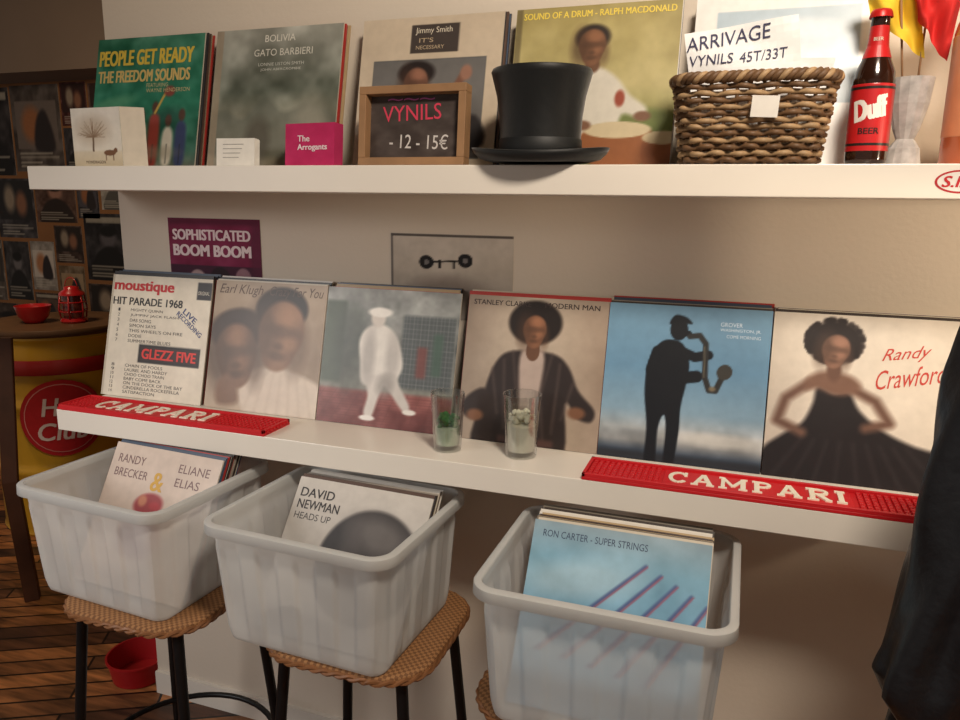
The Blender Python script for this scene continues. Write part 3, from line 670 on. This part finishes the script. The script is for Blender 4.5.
for (a,b_,c_,d_) in ((-W/2,W/2,0,fw),(-W/2,W/2,H-fw,H),(-W/2,-W/2+fw,fw,H-fw),(W/2-fw,W/2,fw,H-fw)): mb.box(a,b_,-.03,0,c_,d_)
mk('wooden_frame',mb,PINE,parent=root,bevel=.001)
mb=MB(); c=Cv((66,56,52),60).noise(12,6,62); w2,h2=W-2*fw,H-2*fw
c.emit(mb,w2,h2,-.008,z0=fw)
for s,x,z,w,h,cc,an in (('VYNILS',-.07,.085,.125,.03,(206,60,86),2),('- 12 - 15€',-.055,.036,.125,.028,(206,200,196),-2),('~~~',-.06,.125,.1,.005,(180,90,150),0)): puttext(mb,s,x,z,w,h,cc,-.0085,an,.0)
mk('chalk_panel',mb,MATTE,parent=root)
tag(root,'small wood-framed chalkboard with pink and white chalk writing','chalkboard')
# top hat
root=empty('top_hat',(1.172,-.215,US+.004),(0,0,.1))
FELT=mat('black_silk_plush',(10,12,13),.5,sheen=.2,noise=.5,nscale=25,bump=.06,bscale=60,spec=.35)
prof=[(.0,.012),(.07,.012),(.0735,.02),(.0725,.045),(.074,.08),(.079,.115),(.0875,.147),(.0895,.154),(.087,.159),(.07,.161),(.0,.162)]
mb=MB(); v,f=lathe(prof,72,1,.95); mb.add(v,f); mk('crown',mb,FELT,smooth=True,parent=root,auto=55)
pr=[(.07,.012),(.09,.006),(.108,.006),(.117,.011),(.122,.018),(.1245,.017),(.119,.008),(.109,.001),(.09,.0),(.07,.006)]
v,f=lathe(pr,96,1,.76,close=True); V=np.array(v); R=np.hypot(V[:,0],V[:,1]/.76); cs=np.abs(V[:,0])/np.maximum(R,1e-6)
V[:,2]+=np.clip((R-.08)/.045,0,1)*(.01*cs**2)
mb=MB(); mb.add(V,f); mk('brim',mb,FELT,smooth=True,parent=root)
v,f=lathe([(.0742,.014),(.0755,.016),(.0742,.04),(.073,.042)],72,1,.95); mb=MB(); mb.add(v,f); mk('hat_band',mb,mat('black_ribbon',(20,22,23),.55),smooth=True,parent=root)
tag(root,'black plush top hat with curled brim and ribbon','hat')
# basket
BXc,BYc=1.526,-.196
root=empty('wicker_basket',(BXc,BYc,US+.001),(0,0,0))
WILL=[mat('willow_brown',(104,76,50),.55,noise=.3,nscale=50),mat('willow_light',(164,134,98),.55,noise=.25,nscale=50)]
bw,bl,bh=.244,.136,.132; N=300; NS=34
def bsec(z): k=z/bh; return bw-.035*(1-k),bl-.03*(1-k)
mb=MB()
rows=12
for r_ in range(rows):
    z=.006+r_*(bh-.02)/(rows-1); w,l=bsec(z); R,t=rrect(w,l,.045,N)
    ph=pi*(r_%2); am=.0042
    P=[(R[k,0]+R[k,2]*am*math.sin(k/N*2*pi*NS/2+ph),R[k,1]+R[k,3]*am*math.sin(k/N*2*pi*NS/2+ph),z+.001*math.sin(k*.21+r_)) for k in range(N)]
    v,f=tube(P,.0046,6,closed=True); mb.add(v,f,mi=(1 if r_ in(1,3,5,6,8,10) else 0))
mk('woven_sides',mb,WILL,smooth=True,parent=root)
mb=MB()
for s in range(NS):
    P=[]
    for z in np.linspace(0,bh-.004,8):
        w,l=bsec(z); R,t=rrect(w,l,.045,NS*2); P.append((R[2*s,0],R[2*s,1],z))
    v,f=tube(P,.003,6); mb.add(v,f)
mk('upright_stakes',mb,WILL,smooth=True,parent=root)
mb=MB(); w,l=bsec(bh); R,t=rrect(w+.004,l+.004,.047,N)
for q in (0,2*pi/3,4*pi/3):
    P=[(R[k,0]+R[k,2]*.005*math.cos(k/N*2*pi*22+q),R[k,1]+R[k,3]*.005*math.cos(k/N*2*pi*22+q),bh+.005*math.sin(k/N*2*pi*22+q)) for k in range(N)]
    v,f=tube(P,.005,6,closed=True); mb.add(v,f,mi=1 if q==0 else 0)
mk('braided_rim',mb,WILL,smooth=True,parent=root)
mb=MB(); w,l=bsec(0); R,t=rrect(w,l,.045,60); mb.add(np.stack([R[:,0],R[:,1],np.full(60,.003)],1),[tuple(range(60))]); mk('basket_base',mb,WILL,parent=root)
tag(root,'brown woven willow basket holding handwritten paper signs','basket')
def paper(outline,T,loc,rot,lab,group='handwritten paper signs'):
    mb=MB(); n=16; u=np.linspace(0,1,n); U,V=np.meshgrid(u,u); A,B,C_,D=[np.array(q,float) for q in outline]
    P=(1-U)[...,None]*(1-V)[...,None]*A+U[...,None]*(1-V)[...,None]*B+U[...,None]*V[...,None]*C_+(1-U)[...,None]*V[...,None]*D
    f_=lambda x,z: .003*np.sin(x*30+z*60)
    X=P[...,0];Z=P[...,1]; vs=np.stack([X,f_(X,Z),Z],-1).reshape(-1,3)
    mb.add(vs,[(j*n+i,j*n+i+1,(j+1)*n+i+1,(j+1)*n+i) for j in range(n-1) for i in range(n-1)],(240,240,240))
    for s,x,z,tw,hh,col,ang,bold,sh in T:
        P,F=text2d(s,x,z,tw,hh,ang,bold,sh)
        mb.add(np.stack([P[:,0],f_(P[:,0],P[:,1])-.0014-P[:,2],P[:,1]],1),F,col)
    return tag(mk('paper_sign',mb,MATTE,loc=loc,rot=rot),lab,'paper sign',group)
K=(64,64,92)
paper([(-.085,0),(.085,0),(.06,.172),(-.112,.152)],[('ARRIVAGE',-.106,.122,.13,.022,K,8,.0,.1),('VYNILS',-.1,.1,.068,.016,K,3,.0,.1),('45T/33T',-.022,.103,.072,.016,K,5,.0,.1)],(1.524,-.222,US+.057),(-.03,0,0),'white handwritten sign standing in wicker basket')
paper([(-.08,0),(.08,0),(.1,.125),(-.08,.135)],[],(1.545,-.2,US+.04),(-.02,.0,0),'wide blank white paper behind sign in basket')
mb=MB(); mb.box(-.02,.02,-.0012,0,0,.032,(232,228,220)); tag(mk('paper_tag',mb,MATTE,loc=(1.545,-.2735,US+.07),rot=(.12,.05,0)),'small blank white tag hung on basket weave','tag')
# beer bottle
root=empty('beer_bottle',(1.705,-.185,US))
GB=mat('brown_glass',(40,20,12),.08,coat=.5)
prof=[(0,.002),(.026,.0),(.0305,.004),(.031,.01),(.031,.128),(.029,.142),(.0205,.163),(.0155,.18),(.0138,.2),(.0132,.222),(.0148,.2235),(.0148,.229),(0,.229)]
mb=MB(); v,f=lathe(prof,48); mb.add(v,f); mk('bottle_body',mb,GB,smooth=True,parent=root,auto=50)
LAB=print_mat('bottle_label_print',.4,.2)
mb=MB(); v,f=lathe([(.0312,.022),(.0315,.023),(.0315,.122),(.0312,.123)],64); mb.add(v,f,(188,26,30))
ca=math.atan2(-1.386,-.17)
wrap_text(mb,'Duff',ca,.086,.05,.032,.0319,(236,230,222),.07,.1,ang=12)
wrap_text(mb,'BEER',ca,.052,.03,.009,.0319,(30,26,26),.03)
for zz in (.03,.115): 
    v,f=lathe([(.0317,zz),(.0317,zz+.004)],64); mb.add(v,f,(30,24,22))
mk('bottle_label',mb,LAB,parent=root)
mb=MB(); v,f=lathe([(.0212,.1625),(.0158,.1805),(.0142,.2),(.0137,.21)],40); mb.add(v,f,(196,30,32)); wrap_text(mb,'BEER',ca,.19,.014,.005,.0155,(230,220,200),.02); mk('neck_label',mb,LAB,parent=root)
mb=MB(); v,f=lathe([(.0165,.2225),(.0155,.231),(.013,.2345),(0,.235)],42); V=np.array(v); a=np.arctan2(V[:,1],V[:,0]); q=1+.05*np.cos(a*21)*(V[:,2]<.226); V[:,0]*=q;V[:,1]*=q; mb.add(V,f); mk('bottle_cap',mb,mat('red_cap',(200,36,32),.35,metal=.3),smooth=True,parent=root)
tag(root,'brown glass beer bottle with red label beside basket','bottle')
# glass vase with flags
root=empty('glass_vase',(1.768,-.125,US))
mb=MB(); v,f=lathe([(0,0),(.026,0),(.028,.004),(.024,.03),(.014,.045),(.02,.06),(.03,.1),(.034,.14),(.032,.14),(.028,.1),(.018,.062),(0,.056)],14); mb.add(v,f); mk('vase_body',mb,mat('frosted_crystal',(186,182,178),.1,coat=.6,noise=.5,nscale=40),parent=root)
tag(root,'faceted pale glass vase holding small flags','vase')
def flag(base,tip,corners,cols,split,lab,sd=0,yo=0):
    root=empty('small_flag',base)
    b=Vector(base); mb=MB(); v,f=tube([(0,0,0),tuple(Vector(tip)-b)],.0018,8); mb.add(v,f); mk('flag_stick',mb,PINE,parent=root,smooth=True)
    n=40; mb=MB(); u=np.linspace(0,1,n); U,V=np.meshgrid(u,u); TL,TR,BR,BL=[np.array(q,float) for q in corners]
    P=(1-U)[...,None]*(1-V)[...,None]*BL+U[...,None]*(1-V)[...,None]*BR+U[...,None]*V[...,None]*TR+(1-U)[...,None]*V[...,None]*TL
    Y=tip[1]+yo+.008*np.sin(U*9+V*5+sd)+.004*np.sin(U*17-V*7); C=np.zeros((n,n,3)); C[:]=cols[0]; C[(U+.25*(V-.5))>split]=cols[1]
    mb.add(np.stack([P[...,0]-b.x,Y-b.y,P[...,1]-b.z],-1).reshape(-1,3),[(j*n+i,j*n+i+1,(j+1)*n+i+1,(j+1)*n+i) for j in range(n-1) for i in range(n-1)],C.reshape(-1,3))
    mk('flag_cloth',mb,MATTE,parent=root,smooth=True); tag(root,lab,'flag','small flags in the vase')
flag((1.762,-.128,US+.065),(1.732,-.135,.865),[(1.682,.862),(1.752,.872),(1.78,.735),(1.695,.803)],[(242,204,60),(236,190,50)],.9,'small yellow cloth flag on thin wooden stick',0,-.002)
flag((1.776,-.12,US+.065),(1.775,-.145,.872),[(1.742,.86),(1.83,.885),(1.806,.725),(1.762,.79)],[(206,40,36),(196,34,34)],.85,'small red cloth flag on thin wooden stick',2,-.01)
# amber bottle
root=empty('spirit_bottle',(1.852,-.205,US))
mb=MB(); v,f=lathe([(0,0),(.044,0),(.047,.004),(.047,.19),(.044,.205),(.03,.23),(.017,.255),(.015,.32),(.018,.322),(.018,.335),(0,.336)],48); mb.add(v,f); mk('bottle_body',mb,mat('amber_glass',(200,104,64),.2,coat=.4,noise=.08,nscale=10),smooth=True,parent=root,auto=50)
mb=MB(); v,f=lathe([(.0473,.04),(.0476,.041),(.0476,.185),(.0473,.186)],64); mb.add(v,f,(216,138,98)); ca2=math.atan2(-1.38,-.3)
wrap_text(mb,'APERITIF',ca2+.1,.11,.11,.018,.0482,(96,50,40),.02,ang=90); mk('bottle_label',mb,LAB,parent=root)
mb=MB(); v,f=lathe([(.0186,.3),(.0192,.302),(.0192,.34),(0,.341)],32); mb.add(v,f); mk('bottle_cap',mb,mat('copper_cap',(170,100,70),.3,metal=.6),smooth=True,parent=root,auto=40)
tag(root,'amber coloured glass spirit bottle with matching label','bottle')

# ================================================================= FAR CORNER
DX,DY=-1.32,.92; DT=-.04
root=empty('oil_drum_table',(DX,DY,FZ)); dh=DT-FZ-.03
prof=[(0,0),(.28,0),(.285,.01)]
for k in range(60):
    z=.02+k/59*(dh-.04); b=.012*math.exp(-((z-dh*.33)/.018)**2)+.012*math.exp(-((z-dh*.66)/.018)**2); prof.append((.28+b,z))
prof+=[(.288,dh-.01),(.285,dh),(0,dh)]
mb=MB(); v,f=lathe(prof,64); mb.add(v,f); mk('drum_body',mb,mat('yellow_enamel',(230,178,48),.4,noise=.12,nscale=6,coat=.3),smooth=True,parent=root,auto=50)
mb=MB(); v,f=lathe([(0,dh),(.29,dh),(.293,dh+.004),(.293,dh+.026),(.29,dh+.03),(0,dh+.03)],64); mb.add(v,f); mk('wooden_top',mb,mat('dark_oak',(104,74,48),.5,noise=.25,nscale=14),smooth=True,parent=root,auto=40)
ca=math.atan2(-1.57-DY,1.54-DX); mb=MB(); Rr=.298; zc=-.41-FZ; co=-.06
def disc(rad,R,col,n=30):
    vs=[];fs=[]
    for i in range(9):
        for k in range(n):
            a=2*pi*k/n; q=rad*i/8; x=q*math.cos(a);z=q*math.sin(a); vs.append((R*math.cos(ca+co+x/R),R*math.sin(ca+co+x/R),zc+z))
    for i in range(8):
        for k in range(n): fs.append((i*n+k,i*n+(k+1)%n,(i+1)*n+(k+1)%n,(i+1)*n+k))
    mb.add(vs,fs,col)
disc(.165,Rr,(196,34,38)); disc(.148,Rr+.001,(226,150,140)); disc(.144,Rr+.0016,(196,34,38))
wrap_text(mb,'Hot',ca+co,zc+.05,.15,.075,Rr+.003,(240,222,214),.03,.2); wrap_text(mb,'Club',ca+co,zc-.055,.19,.075,Rr+.003,(240,222,214),.03,.2)
mk('round_emblem',mb,MATTE,parent=root)
mb=MB(); v,f=lathe([(.2905,dh*.82),(.2915,dh*.82+.003),(.2915,dh*.89),(.2905,dh*.89+.003)],64); mb.add(v,f); mk('red_band',mb,mat('red_enamel',(180,40,36),.4,coat=.3),smooth=True,parent=root)
tag(root,'yellow oil drum table with red round emblem and wooden top','drum table')
RG=mat('red_ceramic',(186,30,34),.3,coat=.4)
mb=MB(); v,f=lathe([(0,0),(.035,0),(.04,.006),(.06,.03),(.072,.075),(.068,.075),(.055,.032),(.0,.012)],40); mb.add(v,f)
tag(mk('red_bowl',mb,RG,smooth=True,loc=(DX-.04,DY-.08,DT),auto=60),'small red bowl on wooden drum top','bowl')
root=empty('red_lantern',(DX+.1,DY+.0,DT))
mb=MB(); v,f=lathe([(0,0),(.05,0),(.055,.008),(.05,.02),(.0,.02)],24); mb.add(v,f); mk('lantern_base',mb,RG,smooth=True,parent=root,auto=40)
mb=MB(); v,f=lathe([(.04,.02),(.043,.06),(.04,.12)],24); mb.add(v,f); mk('lantern_glass',mb,mat('red_glass',(120,60,50),.1,coat=.6),smooth=True,parent=root)
mb=MB()
for k in range(6):
    a=k*pi/3; v,f=tube([(.05*math.cos(a),.05*math.sin(a),.02),(.056*math.cos(a),.056*math.sin(a),.06),(.048*math.cos(a),.048*math.sin(a),.12)],.0035,6); mb.add(v,f)
for z in (.05,.09):
    v,f=tube([(.053*math.cos(a),.053*math.sin(a),z) for a in [2*pi*k/24 for k in range(24)]],.003,6,closed=True); mb.add(v,f)
v,f=lathe([(.052,.12),(.05,.13),(.03,.145),(.03,.155),(.0,.16)],24); mb.add(v,f); v,f=tube([(.035*math.cos(a),0,.155+.04*math.sin(a)) for a in [pi*k/12 for k in range(13)]],.002,6); mb.add(v,f)
mk('lantern_cage',mb,RG,smooth=True,parent=root); tag(root,'small red metal lantern on wooden drum top','lantern')
root=empty('wooden_chair',(-1.02,.1,FZ)); DW=mat('dark_brown_wood',(84,50,32),.5,noise=.3,nscale=12)
def part(n,P,r,sides=4):
    mb=MB(); v,f=tube(P,r,sides); mb.add(v,f); return mk(n,mb,DW,parent=root,bevel=.003)
for s in(-1,1):
    part('rear_leg',[(s*.2,.16,0.0),(s*.185,.14,.46),(s*.16,.2,.96)],.034); part('front_leg',[(s*.19,-.2,0),(s*.185,-.19,.44)],.026)
mb=MB(); mb.box(-.22,.165,-.22,.12,.44,.475); mk('seat',mb,DW,parent=root,bevel=.008)
mb=MB()
for z in(.62,.74,.86): mb.box(-.15,.15,.155+(z-.62)*.1,.175+(z-.62)*.1,z,z+.06)
mk('backrest',mb,DW,parent=root,bevel=.003); tag(root,'dark brown wooden chair beside yellow drum table','chair')

# ================================================================= JACKET ON COAT STAND
root=empty('coat_stand',(2.12,-.345,FZ))
mb=MB(); v,f=lathe([(0,0),(.15,0),(.15,.02),(.03,.035),(.016,.06),(.016,1.62),(.026,1.65),(0,1.68)],32); mb.add(v,f); mk('stand_pole',mb,BLK,smooth=True,parent=root,auto=40)
for s in(-1,1):
    mb=MB(); v,f=tube([(0,0,1.48),(s*.03,-.06,1.48),(s*.05,-.12,1.5),(s*.055,-.15,1.56)],.008,8); mb.add(v,f); mk('coat_hook',mb,BLK,smooth=True,parent=root)
tag(root,'black metal coat stand with curved hooks','coat stand')
LEA=mat('black_leather',(20,21,26),.42,noise=.25,nscale=20,bump=.35,bscale=30,coat=.1)
root=empty('leather_jacket',(2.05,-.52,0))
def cloth_tube(levels,N=64,fold=.012,fk=7,sd=0):
    vs=[];fs=[]
    for i,(x,y,z,rx,ry) in enumerate(levels):
        for k in range(N):
            a=2*pi*k/N; w=1+fold/max(rx,ry)*(math.sin(fk*a+z*9+sd)+.6*math.sin(fk*1.7*a-z*14+sd))+.03*math.sin(z*30+3*a+sd)
            vs.append((x+rx*w*math.cos(a),y+ry*w*math.sin(a),z))
    for i in range(len(levels)-1):
        for k in range(N): fs.append((i*N+k,i*N+(k+1)%N,(i+1)*N+(k+1)%N,(i+1)*N+k))
    return vs,fs
def interp(keys,n):
    K=np.array(keys); t=np.linspace(0,1,len(K)); q=np.linspace(0,1,n); return [tuple(np.interp(q,t,K[:,j])[i] for j in range(5)) for i in range(n)]
mb=MB(); v,f=cloth_tube(interp([(0,0,.5,.05,.05),(0,0,.46,.13,.07),(0,0,.4,.2,.09),(0,0,.2,.215,.1),(0,0,-.05,.21,.1),(0,0,-.35,.225,.115)],60)); mb.add(v,f); mk('jacket_body',mb,LEA,smooth=True,parent=root)
for s in(-1,1):
    mb=MB(); v,f=cloth_tube(interp([(s*.14,0,.45,.03,.03),(s*.17,-.01,.42,.06,.06),(s*.2,-.02,.3,.065,.07),(s*.225,-.03,.05,.06,.07),(s*.245,-.04,-.1,.066,.066),(s*.222,-.04,-.16,.05,.055),(s*.225,-.04,-.34,.055,.055),(s*.225,-.04,-.36,.045,.05)],60),48,.01,4,s); mb.add(v,f); mk('sleeve',mb,LEA,smooth=True,parent=root)
mb=MB(); v,f=tube([(.08*math.cos(a),.055*math.sin(a),.5+.02*math.sin(a)) for a in [2*pi*k/30 for k in range(30)]],.024,8,closed=True); mb.add(v,f); mk('collar',mb,LEA,smooth=True,parent=root)
mb=MB(); v,f=tube([(0,-.075-.03*min(1,(.46-z)*6),z) for z in np.linspace(.46,-.33,20)],.004,6); mb.add(v,f); mk('zipper',mb,mat('steel',(150,150,150),.3,metal=.9),smooth=True,parent=root)
tag(root,'black leather jacket hanging beside the shelf end','jacket')

# ================================================================= CAMERA
def setcam():
    yaw,pitch,roll,f=-.3355,.2085,-.0136,752.09
    F=Vector((math.sin(yaw)*math.cos(pitch),math.cos(yaw)*math.cos(pitch),-math.sin(pitch)))
    R0=Vector((math.cos(yaw),-math.sin(yaw),0)); D0=F.cross(R0); c,s=math.cos(roll),math.sin(roll)
    R=c*R0+s*D0; D=-s*R0+c*D0
    cam=bpy.data.cameras.new('camera'); cam.sensor_width=36; cam.lens=36*f/960; cam.clip_start=.02
    o=bpy.data.objects.new('camera',cam); COL.objects.link(o)
    o.matrix_world=Matrix((( R.x,-D.x,-F.x,1.5365),(R.y,-D.y,-F.y,-1.5716),(R.z,-D.z,-F.z,.5038),(0,0,0,1))); SC.camera=o
setcam()

# ================================================================= LIGHT
def area(name,loc,target,size,power,col):
    l=bpy.data.lights.new(name,'AREA'); l.shape='DISK'; l.size=size; l.energy=power; l.color=col
    o=bpy.data.objects.new(name,l); COL.objects.link(o); o.location=loc
    d=Vector(target)-Vector(loc); o.rotation_euler=d.to_track_quat('-Z','Y').to_euler(); return o
def spot(name,loc,target,rad,power,col,cone,blend=.5):
    l=bpy.data.lights.new(name,'SPOT'); l.shadow_soft_size=rad; l.energy=power; l.color=col; l.spot_size=math.radians(cone); l.spot_blend=blend
    o=bpy.data.objects.new(name,l); COL.objects.link(o); o.location=loc
    d=Vector(target)-Vector(loc); o.rotation_euler=d.to_track_quat('-Z','Y').to_euler(); return o
area('ceiling_lamp',(1.85,-1.3,1.6),(1.3,-.1,.15),.35,37,(1,.87,.72))
spot('table_lamp',(2.7,-.62,.5),(1.75,0,.4),.05,42,(1,.8,.58),60,.9)
spot('left_side_light',(-.7,-2.0,.7),(.45,-.1,-.4),.45,90,(1,.96,.93),54,.8)  # low spot from the left towards the lower wall, source unseen
area('far_room_fill',(-1.2,.25,1.25),(-1.7,1.3,.0),.3,9,(1,.76,.5))  # added fill that brightens the drum and poster corner, no fixture there
w=bpy.data.worlds.new('world'); SC.world=w; w.use_nodes=True
w.node_tree.nodes['Background'].inputs['Color'].default_value=(.98,.87,.78,1); w.node_tree.nodes['Background'].inputs['Strength'].default_value=.22
